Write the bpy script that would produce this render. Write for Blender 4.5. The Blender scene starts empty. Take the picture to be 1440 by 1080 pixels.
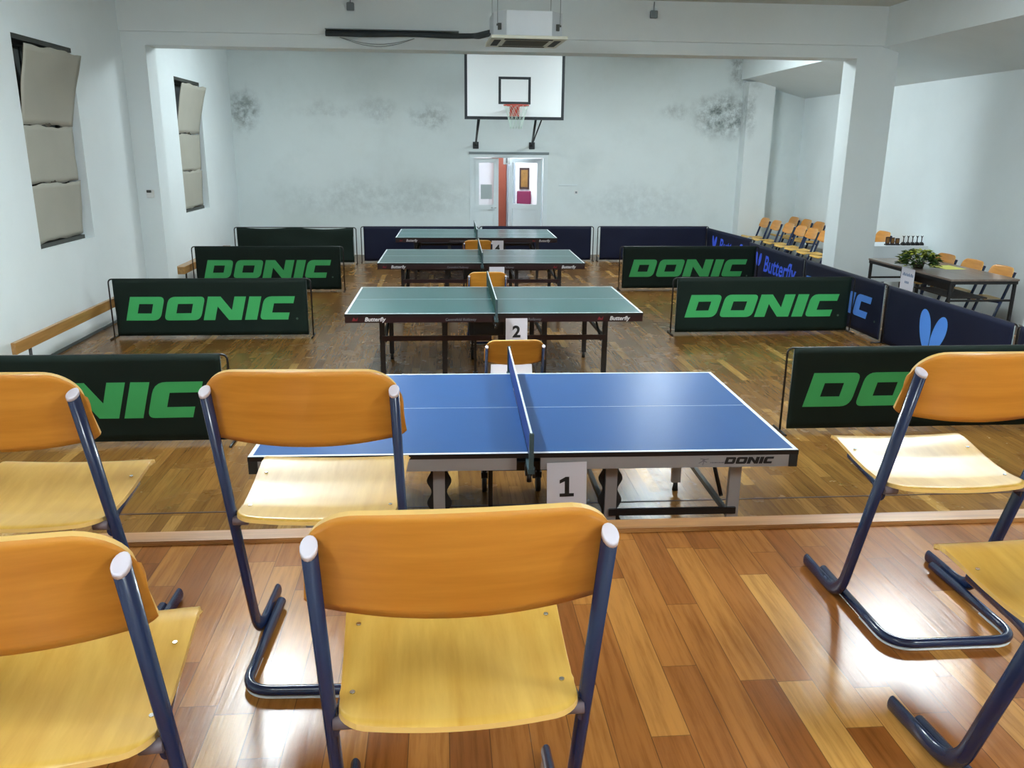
import bpy, bmesh, math, random
from mathutils import Vector, Matrix
random.seed(7)
S = bpy.context.scene
COL = S.collection

# ------------------------------------------------------------------ camera
F_PX, PITCH, YAW, ROLL, CAM_H = 1168.97, 0.27547, 0.08379, 0.009694, 2.21135
def make_camera():
    cy, sy, cp, sp = math.cos(YAW), math.sin(YAW), math.cos(PITCH), math.sin(PITCH)
    fw = Vector((sy * cp, cy * cp, -sp))
    r = Vector((cy, -sy, 0))
    u = r.cross(fw)
    r2 = r * math.cos(ROLL) + u * math.sin(ROLL)
    u2 = -r * math.sin(ROLL) + u * math.cos(ROLL)
    cd = bpy.data.cameras.new('camera')
    cd.sensor_width = 36.0
    cd.sensor_fit = 'HORIZONTAL'
    cd.lens = F_PX * 36.0 / 1440.0
    cd.clip_start = 0.05
    cd.clip_end = 100
    o = bpy.data.objects.new('camera', cd)
    COL.objects.link(o)
    b = -fw
    o.matrix_world = Matrix(((r2.x, u2.x, b.x, 0), (r2.y, u2.y, b.y, 0), (r2.z, u2.z, b.z, CAM_H), (0, 0, 0, 1)))
    S.camera = o
make_camera()

# ------------------------------------------------------------------ world, exposure
w = bpy.data.worlds.new('world')
S.world = w
w.use_nodes = True
w.node_tree.nodes['Background'].inputs[0].default_value = (0.02, 0.025, 0.04, 1)
w.node_tree.nodes['Background'].inputs[1].default_value = 0.3
S.view_settings.view_transform = 'Standard'
S.view_settings.look = 'None'
S.view_settings.gamma = 1.0
S.view_settings.use_curve_mapping = False
S.view_settings.exposure = 1.32

LAMP_COL = (0.85, 0.965, 1.0)
LAMP_W = 42.0
# (x, y, strength multiplier) of the ceiling lamps
LAMPS = [(-1.45, 6.05, 1.0), (4.1, 6.35, 1.0), (-1.45, -0.9, 0.36), (3.0, -0.9, 0.62),
         (4.0, 14.5, 0.75), (-1.6, 14.5, 0.55)]

# ------------------------------------------------------------------ materials
def s2l(c):
    return tuple(((x / 255) / 12.92 if x / 255 <= 0.04045 else (((x / 255) + 0.055) / 1.055) ** 2.4) for x in c)

class NT:
    def __init__(self, name):
        self.m = bpy.data.materials.new(name)
        self.m.use_nodes = True
        self.t = self.m.node_tree
        self.b = self.t.nodes['Principled BSDF']
    def n(self, typ, **kw):
        x = self.t.nodes.new(typ)
        for k, v in kw.items():
            setattr(x, k, v)
        return x
    def l(self, a, b):
        self.t.links.new(a, b)
    def math(self, op, a, b=None, c=None):
        x = self.n('ShaderNodeMath', operation=op)
        for i, v in enumerate((a, b, c)):
            if v is None: continue
            if isinstance(v, (int, float)): x.inputs[i].default_value = v
            else: self.l(v, x.inputs[i])
        return x.outputs[0]
    def mix(self, fac, a, b):
        x = self.n('ShaderNodeMix', data_type='RGBA')
        for i, v in ((0, fac), (6, a), (7, b)):
            if isinstance(v, (int, float)): x.inputs[i].default_value = v
            elif isinstance(v, tuple): x.inputs[i].default_value = (*v, 1)
            else: self.l(v, x.inputs[i])
        return x.outputs[2]
    def noise(self, vec, scale, detail=3, rough=0.5):
        x = self.n('ShaderNodeTexNoise')
        x.inputs['Scale'].default_value = scale
        x.inputs['Detail'].default_value = detail
        x.inputs['Roughness'].default_value = rough
        self.l(vec, x.inputs['Vector'])
        return x.outputs['Fac']
    def obj(self, scale=(1, 1, 1)):
        tc = self.n('ShaderNodeTexCoord')
        mp = self.n('ShaderNodeMapping')
        mp.inputs['Scale'].default_value = scale
        self.l(tc.outputs['Object'], mp.inputs['Vector'])
        return mp.outputs[0]

def plain(name, col, rough=0.5, metal=0.0, coat=0.0, spec=0.5, var=0.0, vscale=6.0, emit=None):
    k = NT(name)
    b = k.b
    b.inputs['Roughness'].default_value = rough
    b.inputs['Metallic'].default_value = metal
    b.inputs['Coat Weight'].default_value = coat
    b.inputs['Specular IOR Level'].default_value = spec
    if var > 0:
        f = k.noise(k.obj(), vscale, 4)
        lo = tuple(max(0, c * (1 - var)) for c in col)
        hi = tuple(min(1, c * (1 + var)) for c in col)
        k.l(k.mix(f, lo, hi), b.inputs['Base Color'])
    else:
        b.inputs['Base Color'].default_value = (*col, 1)
    if emit:
        b.inputs['Emission Color'].default_value = (*emit[0], 1)
        b.inputs['Emission Strength'].default_value = emit[1]
    return k.m

def ramp(k, fac, stops):
    r = k.n('ShaderNodeValToRGB')
    e = r.color_ramp.elements
    while len(e) < len(stops): e.new(0.5)
    for i, (p, c) in enumerate(stops):
        e[i].position = p
        e[i].color = (*c, 1)
    k.l(fac, r.inputs['Fac'])
    return r.outputs['Color']

def plank_floor(name, wid, length, stops, rough, spec=0.5):
    k = NT(name)
    tc = k.n('ShaderNodeTexCoord')
    sp = k.n('ShaderNodeSeparateXYZ')
    k.l(tc.outputs['Object'], sp.inputs[0])
    X, Y = sp.outputs[0], sp.outputs[1]
    u = k.math('DIVIDE', X, wid)
    row = k.math('FLOOR', u)
    fu = k.math('SUBTRACT', u, row)
    wn = k.n('ShaderNodeTexWhiteNoise', noise_dimensions='1D')
    k.l(row, wn.inputs['W'])
    v = k.math('ADD', k.math('DIVIDE', Y, length), k.math('MULTIPLY', wn.outputs['Value'], 7.0))
    cell = k.math('FLOOR', v)
    fv = k.math('SUBTRACT', v, cell)
    cv = k.n('ShaderNodeCombineXYZ')
    k.l(row, cv.inputs[0]); k.l(cell, cv.inputs[1])
    w2 = k.n('ShaderNodeTexWhiteNoise', noise_dimensions='2D')
    k.l(cv.outputs[0], w2.inputs['Vector'])
    base = ramp(k, w2.outputs['Value'], stops)
    # grain, shifted per plank
    gv = k.n('ShaderNodeCombineXYZ')
    k.l(k.math('MULTIPLY', X, 55.0), gv.inputs[0])
    k.l(k.math('MULTIPLY', Y, 3.2), gv.inputs[1])
    k.l(k.math('MULTIPLY', w2.outputs['Value'], 37.0), gv.inputs[2])
    g = k.noise(gv.outputs[0], 1.0, 5, 0.65)
    g2 = ramp(k, g, [(0.3, (0.58, 0.5, 0.42)), (0.55, (1, 1, 1)), (0.75, (1.1, 1.08, 1.0))])
    mx = k.n('ShaderNodeMix', data_type='RGBA', blend_type='MULTIPLY')
    mx.inputs[0].default_value = 0.8
    k.l(base, mx.inputs[6]); k.l(g2, mx.inputs[7])
    # seams
    eu = k.math('LESS_THAN', k.math('MINIMUM', fu, k.math('SUBTRACT', 1.0, fu)), 0.012)
    ev = k.math('LESS_THAN', fv, 0.003)
    seam = k.math('MULTIPLY', k.math('MAXIMUM', eu, ev), 0.65)
    k.l(k.mix(seam, mx.outputs[2], (0.05, 0.025, 0.01)), k.b.inputs['Base Color'])
    rn = k.noise(tc.outputs['Object'], 3.0, 4)
    k.l(k.math('MULTIPLY_ADD', rn, 0.16, rough - 0.08), k.b.inputs['Roughness'])
    k.b.inputs['Specular IOR Level'].default_value = spec
    bp = k.n('ShaderNodeBump')
    bp.inputs['Strength'].default_value = 0.25
    bp.inputs['Distance'].default_value = 0.002
    k.l(g, bp.inputs['Height'])
    k.l(bp.outputs[0], k.b.inputs['Normal'])
    return k.m

def wood(name, c0, c1, axis=0, rough=0.3, scale=1.0, coat=0.3):
    k = NT(name)
    sc = [26 * scale, 26 * scale, 26 * scale]
    sc[axis] = 1.6 * scale
    vec = k.obj(tuple(sc))
    oi = k.n('ShaderNodeObjectInfo')
    ad = k.n('ShaderNodeVectorMath', operation='ADD')
    k.l(vec, ad.inputs[0])
    cx = k.n('ShaderNodeCombineXYZ')
    k.l(k.math('MULTIPLY', oi.outputs['Random'], 40.0), cx.inputs[0])
    k.l(k.math('MULTIPLY', oi.outputs['Random'], 17.0), cx.inputs[2])
    k.l(cx.outputs[0], ad.inputs[1])
    f = k.noise(ad.outputs[0], 1.0, 5, 0.6)
    k.l(ramp(k, f, [(0.3, c0), (0.7, c1)]), k.b.inputs['Base Color'])
    k.b.inputs['Roughness'].default_value = rough
    k.b.inputs['Coat Weight'].default_value = coat
    k.b.inputs['Coat Roughness'].default_value = 0.15
    return k.m

def wall_mat(name, col, stains=(), grime=0.0):
    """White plaster; stains = (x, y, z, rx, rz, strength) mildew spots with a shape of their own."""
    k = NT(name)
    tc = k.n('ShaderNodeTexCoord')
    P = tc.outputs['Object']
    f = k.noise(P, 1.3, 5, 0.6)
    c = k.mix(f, tuple(x * 0.94 for x in col), tuple(min(1, x * 1.04) for x in col))
    if grime > 0:
        f3 = k.noise(P, 0.55, 6, 0.65)
        k2 = k.n('ShaderNodeMapRange')
        k2.inputs['From Min'].default_value = 0.5; k2.inputs['From Max'].default_value = 0.8
        k2.inputs['To Max'].default_value = grime
        k.l(f3, k2.inputs['Value'])
        c = k.mix(k2.outputs[0], c, (0.42, 0.47, 0.45))
    if stains:
        nz = k.noise(P, 7.0, 6, 0.7)
        nz2 = k.noise(P, 2.2, 3, 0.6)
        tot = None
        for (x, z, rx, rz, st) in stains:
            sp = k.n('ShaderNodeSeparateXYZ'); k.l(P, sp.inputs[0])
            wob = k.math('MULTIPLY', k.math('SUBTRACT', nz2, 0.5), 0.5)
            dx = k.math('DIVIDE', k.math('ADD', k.math('SUBTRACT', sp.outputs[0], x), wob), rx)
            dz = k.math('DIVIDE', k.math('SUBTRACT', k.math('SUBTRACT', sp.outputs[2], z), wob), rz)
            d = k.math('SQRT', k.math('ADD', k.math('MULTIPLY', dx, dx), k.math('MULTIPLY', dz, dz)))
            m = k.n('ShaderNodeMapRange', interpolation_type='SMOOTHSTEP')
            m.inputs['From Min'].default_value = 1.15; m.inputs['From Max'].default_value = 0.25
            m.inputs['To Min'].default_value = 0.0; m.inputs['To Max'].default_value = st
            k.l(d, m.inputs['Value'])
            tot = m.outputs[0] if tot is None else k.math('MAXIMUM', tot, m.outputs[0])
        mr = k.n('ShaderNodeMapRange')
        mr.inputs['From Min'].default_value = 0.36; mr.inputs['From Max'].default_value = 0.62
        k.l(nz, mr.inputs['Value'])
        c = k.mix(k.math('MULTIPLY', tot, mr.outputs[0]), c, (0.16, 0.19, 0.19))
    k.l(c, k.b.inputs['Base Color'])
    k.b.inputs['Roughness'].default_value = 0.75
    k.b.inputs['Specular IOR Level'].default_value = 0.25
    bp = k.n('ShaderNodeBump')
    bp.inputs['Strength'].default_value = 0.12
    bp.inputs['Distance'].default_value = 0.01
    k.l(k.noise(P, 9.0, 4), bp.inputs['Height'])
    k.l(bp.outputs[0], k.b.inputs['Normal'])
    return k.m

WALLC = (0.80, 0.865, 0.885)
M = {}
M['wall'] = wall_mat('wall_plaster', WALLC, grime=0.12)
M['wall_back'] = wall_mat('wall_back_plaster', (0.75, 0.82, 0.83), grime=0.3, stains=[(-1.2, 1.15, 2.6, .5, .22), (4.2, 1.1, 1.6, .5, .18),
    (-3.98, 2.92, 0.36, 0.52, 0.75), (-2.35, 2.95, 0.75, 0.18, 0.22), (-1.25, 2.95, 0.45, 0.28, 0.32),
    (-0.22, 2.85, 0.5, 0.35, 0.48), (4.95, 2.97, 0.35, 0.18, 0.38), (6.0, 2.92, 0.75, 0.55, 0.95), (6.35, 3.9, 0.4, 0.5, 0.8)])
M['ceil'] = wall_mat('ceiling_plaster', (0.66, 0.70, 0.66))
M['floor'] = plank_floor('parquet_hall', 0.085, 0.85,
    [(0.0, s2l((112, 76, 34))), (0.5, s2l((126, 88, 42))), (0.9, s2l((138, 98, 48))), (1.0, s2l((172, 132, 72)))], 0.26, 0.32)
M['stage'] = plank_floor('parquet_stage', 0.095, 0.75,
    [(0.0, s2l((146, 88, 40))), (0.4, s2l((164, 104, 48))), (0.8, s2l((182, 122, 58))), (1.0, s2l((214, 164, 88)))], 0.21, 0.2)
M['trimwood'] = wood('trim_wood', s2l((140, 88, 42)), s2l((196, 140, 80)), 0, 0.35)
M['benchwood'] = wood('bench_wood', s2l((150, 106, 54)), s2l((184, 138, 78)), 1, 0.4)
M['seat'] = wood('seat_veneer', s2l((212, 160, 64)), s2l((234, 190, 92)), 1, 0.36, coat=0.06)
M['seat'].node_tree.nodes['Principled BSDF'].inputs['Specular IOR Level'].default_value = 0.36
M['back'] = wood('shaded_back_veneer', s2l((200, 130, 44)), s2l((224, 154, 62)), 0, 0.28)  # same veneer as the seat; extra orange puts rear-side shade into the colour
M['ply'] = plain('ply_edge', s2l((238, 196, 116)), 0.45)
M['tube'] = plain('blue_painted_steel', s2l((20, 37, 74)), 0.25, coat=0.2)
M['cap'] = plain('cap_plastic', s2l((226, 222, 236)), 0.45)
M['chrome'] = plain('steel', (0.62, 0.62, 0.62), 0.25, 1.0)
M['white_plastic'] = plain('white_plastic', s2l((222, 224, 224)), 0.4)
M['black'] = plain('black_metal', (0.012, 0.011, 0.012), 0.35)
M['maroonblack'] = plain('dark_maroon_metal', (0.022, 0.008, 0.010), 0.3)
M['rubber'] = plain('rubber', (0.015, 0.015, 0.015), 0.6)
M['alu'] = plain('grey_painted_alu', s2l((168, 166, 168)), 0.38, 0.25)
M['bluetop'] = plain('blue_table_top', s2l((47, 89, 148)), 0.34, var=0.05)
M['greentop'] = plain('green_table_top', s2l((52, 102, 104)), 0.25, var=0.05)
M['line'] = plain('white_line', s2l((232, 238, 242)), 0.4)
M['bluenet'] = plain('blue_net', s2l((34, 70, 148)), 0.7)
M['greennet'] = plain('green_net', s2l((22, 70, 58)), 0.7)
M['post'] = plain('net_post_paint', s2l((70, 92, 100)), 0.4, 0.3)
M['greencloth'] = plain('dark_green_cloth', s2l((8, 27, 20)), 0.7, spec=0.3, var=0.25, vscale=3)
M['navycloth'] = plain('navy_cloth', s2l((8, 15, 42)), 0.65, spec=0.3, var=0.25, vscale=3)
M['greenink'] = plain('green_print', s2l((62, 172, 96)), 0.55, var=0.08)
M['blueink'] = plain('light_blue_print', s2l((82, 142, 232)), 0.55)
M['royalink'] = plain('royal_blue_print', s2l((62, 96, 232)), 0.55)
M['whiteink'] = plain('white_print', s2l((214, 210, 214)), 0.5)
M['redink'] = plain('red_print', s2l((120, 24, 34)), 0.5)
M['greyink'] = plain('grey_print', s2l((120, 118, 124)), 0.5)
M['blackink'] = plain('black_print', (0.012, 0.012, 0.014), 0.5)
M['paper'] = plain('paper', s2l((226, 222, 232)), 0.7)
M['yellowpaper'] = plain('yellow_paper', s2l((232, 232, 120)), 0.7)
M['card'] = plain('cardboard', s2l((172, 170, 158)), 0.8, var=0.10, vscale=2.0)
M['tear'] = plain('torn_cardboard', s2l((84, 78, 66)), 0.9)
M['darkframe'] = plain('dark_window_frame', s2l((62, 64, 60)), 0.6)
M['nightglass'] = plain('night_glass', (0.01, 0.012, 0.014), 0.08)
M['galv'] = plain('galvanised_sheet', (0.62, 0.66, 0.70), 0.42, 0.35, var=0.1, vscale=3)
M['cream'] = plain('cream_plastic', s2l((212, 212, 196)), 0.5)
M['grille'] = plain('dark_grille', s2l((88, 88, 76)), 0.6)
M['slot'] = plain('dark_slot', s2l((34, 34, 28)), 0.7)
M['insul'] = plain('pipe_insulation', s2l((52, 58, 62)), 0.8)
M['tray'] = plain('tray_metal', s2l((128, 138, 142)), 0.5, 0.4)
M['boardwhite'] = plain('backboard_white', s2l((236, 240, 242)), 0.35)
M['boardblack'] = plain('backboard_black', s2l((38, 44, 50)), 0.5)
M['rimred'] = plain('rim_red', s2l((206, 78, 62)), 0.4)
M['netcord'] = plain('net_cord', s2l((206, 226, 216)), 0.8)
M['doorwhite'] = plain('door_white', s2l((224, 234, 238)), 0.4)
M['mildpink'] = plain('corridor_paint', s2l((236, 226, 232)), 0.8)
M['reddoor'] = plain('red_brown_door', s2l((128, 60, 42)), 0.4)
M['steelgrey'] = plain('grey_cabinet', s2l((150, 156, 168)), 0.4)
M['gold'] = plain('picture_gold', s2l((140, 98, 44)), 0.5, var=0.4, vscale=12)
M['maroon'] = plain('maroon_board', s2l((120, 26, 70)), 0.6)
M['darkbrown'] = plain('dark_brown', s2l((60, 34, 30)), 0.5)
M['tabletopbrown'] = wood('grey_brown_top', s2l((112, 98, 90)), s2l((138, 122, 112)), 1, 0.35)
M['shelfdark'] = plain('dark_shelf', s2l((44, 38, 34)), 0.4)
M['cloth'] = plain('white_cloth', s2l((226, 232, 236)), 0.8)
M['leaf'] = plain('leaf_green', s2l((44, 72, 20)), 0.5, var=0.5, vscale=14)
M['leaf2'] = plain('leaf_yellow', s2l((176, 184, 74)), 0.5, var=0.3, vscale=14)
M['pot'] = plain('pot', s2l((60, 44, 34)), 0.6)
M['lampbody'] = plain('lamp_body', s2l((236, 238, 240)), 0.4)
def glass_mat():
    k = NT('door_glass')
    k.b.inputs['Base Color'].default_value = (0.9, 0.95, 0.95, 1)
    k.b.inputs['Roughness'].default_value = 0.02
    k.b.inputs['Transmission Weight'].default_value = 1.0
    k.b.inputs['IOR'].default_value = 1.05
    return k.m
M['glass'] = glass_mat()
M['frost'] = plain('frosted_pane', s2l((240, 247, 250)), 0.5)
fb = M['frost'].node_tree.nodes['Principled BSDF']
fb.inputs['Transmission Weight'].default_value = 0.8
fb.inputs['IOR'].default_value = 1.1
def mesh_net(name, src, cellx, cover):
    """Knotted net: open mesh between cords, from object coordinates."""
    m = src.copy(); m.name = name
    t = m.node_tree
    b = t.nodes['Principled BSDF']; out = t.nodes['Material Output']
    tr = t.nodes.new('ShaderNodeBsdfTransparent'); mx = t.nodes.new('ShaderNodeMixShader')
    mx.inputs[0].default_value = cover
    t.links.new(tr.outputs[0], mx.inputs[1]); t.links.new(b.outputs[0], mx.inputs[2]); t.links.new(mx.outputs[0], out.inputs[0])
    return m
M['bluenetm'] = mesh_net('blue_net_mesh', M['bluenet'], 0.012, 0.8)
M['greennetm'] = mesh_net('green_net_mesh', M['greennet'], 0.012, 0.8)
def lamp_mat(mult):
    k = NT('lamp_diffuser')
    k.b.inputs['Base Color'].default_value = (0.9, 0.9, 0.9, 1)
    k.b.inputs['Emission Color'].default_value = (*LAMP_COL, 1)
    k.b.inputs['Emission Strength'].default_value = LAMP_W * mult
    return k.m

# ------------------------------------------------------------------ mesh helpers
def bx(bm, x0, x1, y0, y1, z0, z1, mi=0):
    vs = [bm.verts.new((x, y, z)) for x in (x0, x1) for y in (y0, y1) for z in (z0, z1)]
    for f in ((0, 1, 3, 2), (4, 6, 7, 5), (0, 4, 5, 1), (2, 3, 7, 6), (0, 2, 6, 4), (1, 5, 7, 3)):
        bm.faces.new([vs[i] for i in f]).material_index = mi
    return vs

def boxbm(*a, bevel=0.0):
    bm = bmesh.new(); bx(bm, *a)
    if bevel: bmesh.ops.bevel(bm, geom=bm.edges[:], offset=bevel, segments=2, affect='EDGES', profile=0.5)
    return bm

def fillet(pts, r, seg=6):
    pts = [Vector(p) for p in pts]
    out = [pts[0]]
    for i in range(1, len(pts) - 1):
        a, p, c = pts[i - 1], pts[i], pts[i + 1]
        d0 = (a - p); d1 = (c - p)
        t = min(r, d0.length * 0.49, d1.length * 0.49)
        s = p + d0.normalized() * t; e = p + d1.normalized() * t
        for k in range(seg + 1):
            q = k / seg
            out.append(s * (1 - q) ** 2 + p * 2 * q * (1 - q) + e * q * q)
    out.append(pts[-1])
    return out

def tube(bm, pts, rx, ry=None, n=10, ref=Vector((1, 0, 0)), caps=True, closed=False, mi=0):
    """Sweep an oval: rx along ref-ish direction, ry across it."""
    ry = ry or rx
    pts = [Vector(p) for p in pts]
    rings = []
    N = len(pts)
    for i, p in enumerate(pts):
        if closed: t = pts[(i + 1) % N] - pts[(i - 1) % N]
        else: t = pts[min(i + 1, N - 1)] - pts[max(i - 1, 0)]
        t.normalize()
        a = ref - t * ref.dot(t)
        if a.length < 1e-3:
            alt = Vector((0, 1, 0)) if abs(t.y) < 0.9 else Vector((0, 0, 1))
            a = alt - t * alt.dot(t)
        a.normalize(); b = t.cross(a)
        rings.append([bm.verts.new(p + a * (rx * math.cos(2 * math.pi * k / n)) + b * (ry * math.sin(2 * math.pi * k / n))) for k in range(n)])
    R = N if closed else N - 1
    for i in range(R):
        A, B = rings[i], rings[(i + 1) % N]
        for k in range(n):
            f = bm.faces.new((A[k], A[(k + 1) % n], B[(k + 1) % n], B[k])); f.smooth = True; f.material_index = mi
    if caps and not closed:
        bm.faces.new(list(reversed(rings[0]))).material_index = mi
        bm.faces.new(rings[-1]).material_index = mi
    return bm

def tubebm(pts, rx, ry=None, n=10, ref=Vector((1, 0, 0)), closed=False):
    return tube(bmesh.new(), pts, rx, ry, n, ref, closed=closed)

def sheet(fn, nu, nv, th, rim=1):
    """fn(i/nu, j/nv) -> point on the sheet; gives it thickness along its normal; the rim is material slot `rim`."""
    bm = bmesh.new()
    P = [[Vector(fn(i / nu, j / nv)) for j in range(nv + 1)] for i in range(nu + 1)]
    T, B = [], []
    for i in range(nu + 1):
        tr, br = [], []
        for j in range(nv + 1):
            du = P[min(i + 1, nu)][j] - P[max(i - 1, 0)][j]
            dv = P[i][min(j + 1, nv)] - P[i][max(j - 1, 0)]
            nrm = du.cross(dv)
            nrm = nrm.normalized() if nrm.length > 1e-9 else Vector((0, 0, 1))
            tr.append(bm.verts.new(P[i][j] + nrm * th / 2)); br.append(bm.verts.new(P[i][j] - nrm * th / 2))
        T.append(tr); B.append(br)
    for i in range(nu):
        for j in range(nv):
            f = bm.faces.new((T[i][j], T[i + 1][j], T[i + 1][j + 1], T[i][j + 1])); f.smooth = True
            f = bm.faces.new((B[i][j], B[i][j + 1], B[i + 1][j + 1], B[i + 1][j])); f.smooth = True
    loop = [(i, 0) for i in range(nu)] + [(nu, j) for j in range(nv)] + [(i, nv) for i in range(nu, 0, -1)] + [(0, j) for j in range(nv, 0, -1)]
    for q in range(len(loop)):
        a = loop[q]; b = loop[(q + 1) % len(loop)]
        f = bm.faces.new((T[a[0]][a[1]], B[a[0]][a[1]], B[b[0]][b[1]], T[b[0]][b[1]])); f.material_index = rim
    return bm

def prism(bm, outline, y0, y1, holes=()):
    """Extrude a 2D outline (x, z) from y0 to y1 (convex or fan-safe outlines)."""
    A = [bm.verts.new((x, y0, z)) for x, z in outline]
    B = [bm.verts.new((x, y1, z)) for x, z in outline]
    n = len(A)
    bm.faces.new(A); bm.faces.new(list(reversed(B)))
    for i in range(n):
        bm.faces.new((A[i], B[i], B[(i + 1) % n], A[(i + 1) % n]))

def cyl(bm, c, r, h, axis='z', n=16, r2=None):
    r2 = r if r2 is None else r2
    ax = {'x': Vector((1, 0, 0)), 'y': Vector((0, 1, 0)), 'z': Vector((0, 0, 1))}[axis]
    a = Vector((0, 1, 0)) if axis == 'x' else Vector((1, 0, 0)); b = ax.cross(a)
    c = Vector(c)
    A = [bm.verts.new(c - ax * h / 2 + (a * math.cos(2 * math.pi * k / n) + b * math.sin(2 * math.pi * k / n)) * r) for k in range(n)]
    B = [bm.verts.new(c + ax * h / 2 + (a * math.cos(2 * math.pi * k / n) + b * math.sin(2 * math.pi * k / n)) * r2) for k in range(n)]
    bm.faces.new(list(reversed(A))); bm.faces.new(B)
    for k in range(n):
        f = bm.faces.new((A[k], A[(k + 1) % n], B[(k + 1) % n], B[k])); f.smooth = True

def obj(name, bm, mats, parent=None, loc=None, label=None):
    if isinstance(bm, bmesh.types.BMesh):
        bmesh.ops.recalc_face_normals(bm, faces=bm.faces[:])
        me = bpy.data.meshes.new(name); bm.to_mesh(me); bm.free()
    else: me = bm
    for m in (mats if isinstance(mats, (list, tuple)) else [mats]):
        me.materials.append(m)
    o = bpy.data.objects.new(name, me)
    COL.objects.link(o)
    if parent: o.parent = parent
    if loc: o.location = loc
    if label: o['label'] = label
    return o

def tag(o, label, cat, group=None):
    o['label'] = label; o['category'] = cat
    if group: o['group'] = group
    return o

def thing(name, label, cat, loc=(0, 0, 0), rz=0.0, group=None):
    o = bpy.data.objects.new(name, None)
    COL.objects.link(o)
    o.empty_display_size = 0.1
    o.location = loc; o.rotation_euler = (0, 0, rz)
    return tag(o, label, cat, group)

def struct(name, bm, m, parent=None):
    o = obj(name, bm, m, parent)
    if parent is None: o['kind'] = 'structure'
    return o

def dup(root, loc, rz, label, group=None):
    r = root.copy(); COL.objects.link(r)
    r.location = loc; r.rotation_euler = (0, 0, rz); r['label'] = label
    if group: r['group'] = group
    for ch in list(root.children):
        c = ch.copy(); COL.objects.link(c); c.parent = r
        for g in list(ch.children):
            d = g.copy(); COL.objects.link(d); d.parent = c
    return r

def text_mesh(s, size, bold=0.0, shear=0.0, align='CENTER', ext=0.0008):
    """Flat lettering in the x-z plane facing -y."""
    cu = bpy.data.curves.new('lettering', 'FONT')
    cu.body = s; cu.size = size; cu.offset = bold; cu.shear = shear; cu.extrude = ext
    cu.align_x = align; cu.align_y = 'CENTER'; cu.resolution_u = 4
    o = bpy.data.objects.new('lettering_source', cu); COL.objects.link(o)
    bpy.context.view_layer.update()
    me = bpy.data.meshes.new_from_object(o.evaluated_get(bpy.context.evaluated_depsgraph_get()))
    bpy.data.objects.remove(o); bpy.data.curves.remove(cu)
    me.materials.clear()
    me.transform(Matrix.Rotation(math.pi / 2, 4, 'X'))
    return me

def poly_mesh(loops, ext=0.0008):
    """Filled 2D outlines with holes (x, z), facing -y."""
    cu = bpy.data.curves.new('lettering', 'CURVE')
    cu.dimensions = '2D'; cu.fill_mode = 'BOTH'; cu.extrude = ext
    for L in loops:
        sp = cu.splines.new('POLY'); sp.points.add(len(L) - 1); sp.use_cyclic_u = True
        for p, (x, y) in zip(sp.points, L): p.co = (x, y, 0, 1)
    o = bpy.data.objects.new('lettering_source', cu); COL.objects.link(o)
    bpy.context.view_layer.update()
    me = bpy.data.meshes.new_from_object(o.evaluated_get(bpy.context.evaluated_depsgraph_get()))
    bpy.data.objects.remove(o); bpy.data.curves.remove(cu)
    me.materials.clear()
    me.transform(Matrix.Rotation(math.pi / 2, 4, 'X'))
    return me

def rpoly(pts, radii, seg=5):
    """Polygon with selected rounded corners."""
    out = []
    n = len(pts)
    for i in range(n):
        p = Vector(pts[i]); r = radii.get(i, 0)
        if not r: out.append(tuple(p)); continue
        a = (Vector(pts[i - 1]) - p).normalized(); c = (Vector(pts[(i + 1) % n]) - p).normalized()
        s = p + a * r; e = p + c * r
        for k in range(seg + 1):
            q = k / seg
            out.append(tuple(s * (1 - q) ** 2 + p * 2 * q * (1 - q) + e * q * q))
    return out

def donic_loops(h, xs=1.0, dot=True):
    """The wide slanted five letters, height h, centred."""
    L = []
    x = 0.0
    L.append(rpoly([(0, 0), (1.42, 0), (1.42, 1), (0, 1)], {1: 0.30, 2: 0.22})); L.append([(0.42, 0.3), (0.42, 0.7), (1.0, 0.7), (1.0, 0.3)])
    x = 1.58
    L.append(rpoly([(x, 0), (x + 1.5, 0), (x + 1.5, 1), (x, 1)], {0: 0.2, 1: 0.28, 2: 0.2, 3: 0.28})); L.append([(x + .44, .3), (x + .44, .7), (x + 1.06, .7), (x + 1.06, .3)])
    x = 3.2
    L.append([(x, 0), (x + .48, 0), (x + .48, .58), (x + 1.06, 0), (x + 1.58, 0), (x + 1.58, 1), (x + 1.1, 1), (x + 1.1, .42), (x + .52, 1), (x, 1)])
    x = 4.92
    L.append([(x, 0), (x + .5, 0), (x + .5, 1), (x, 1)])
    x = 5.54
    L.append(rpoly([(x, 0), (x + 1.2, 0), (x + 1.2, .3), (x + .46, .3), (x + .46, .7), (x + 1.28, .7), (x + 1.28, 1), (x, 1)], {0: 0.2, 7: 0.32}))
    W = 6.82
    return [[((px - W / 2 + 0.26 * (py - 0.5)) * h * xs, (py - 0.5) * h) for px, py in l] for l in L]

# ------------------------------------------------------------------ the hall
XL, XR, YB, YF, CZ = -4.24, 7.72, 18.1, -2.6, 4.19
ZP, YN = 0.879, 2.735        # raised stage: height, front edge
WIN = [(9.23, 10.64), (14.45, 15.9)]
WZ0, WZ1 = 1.13, 3.28

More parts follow.
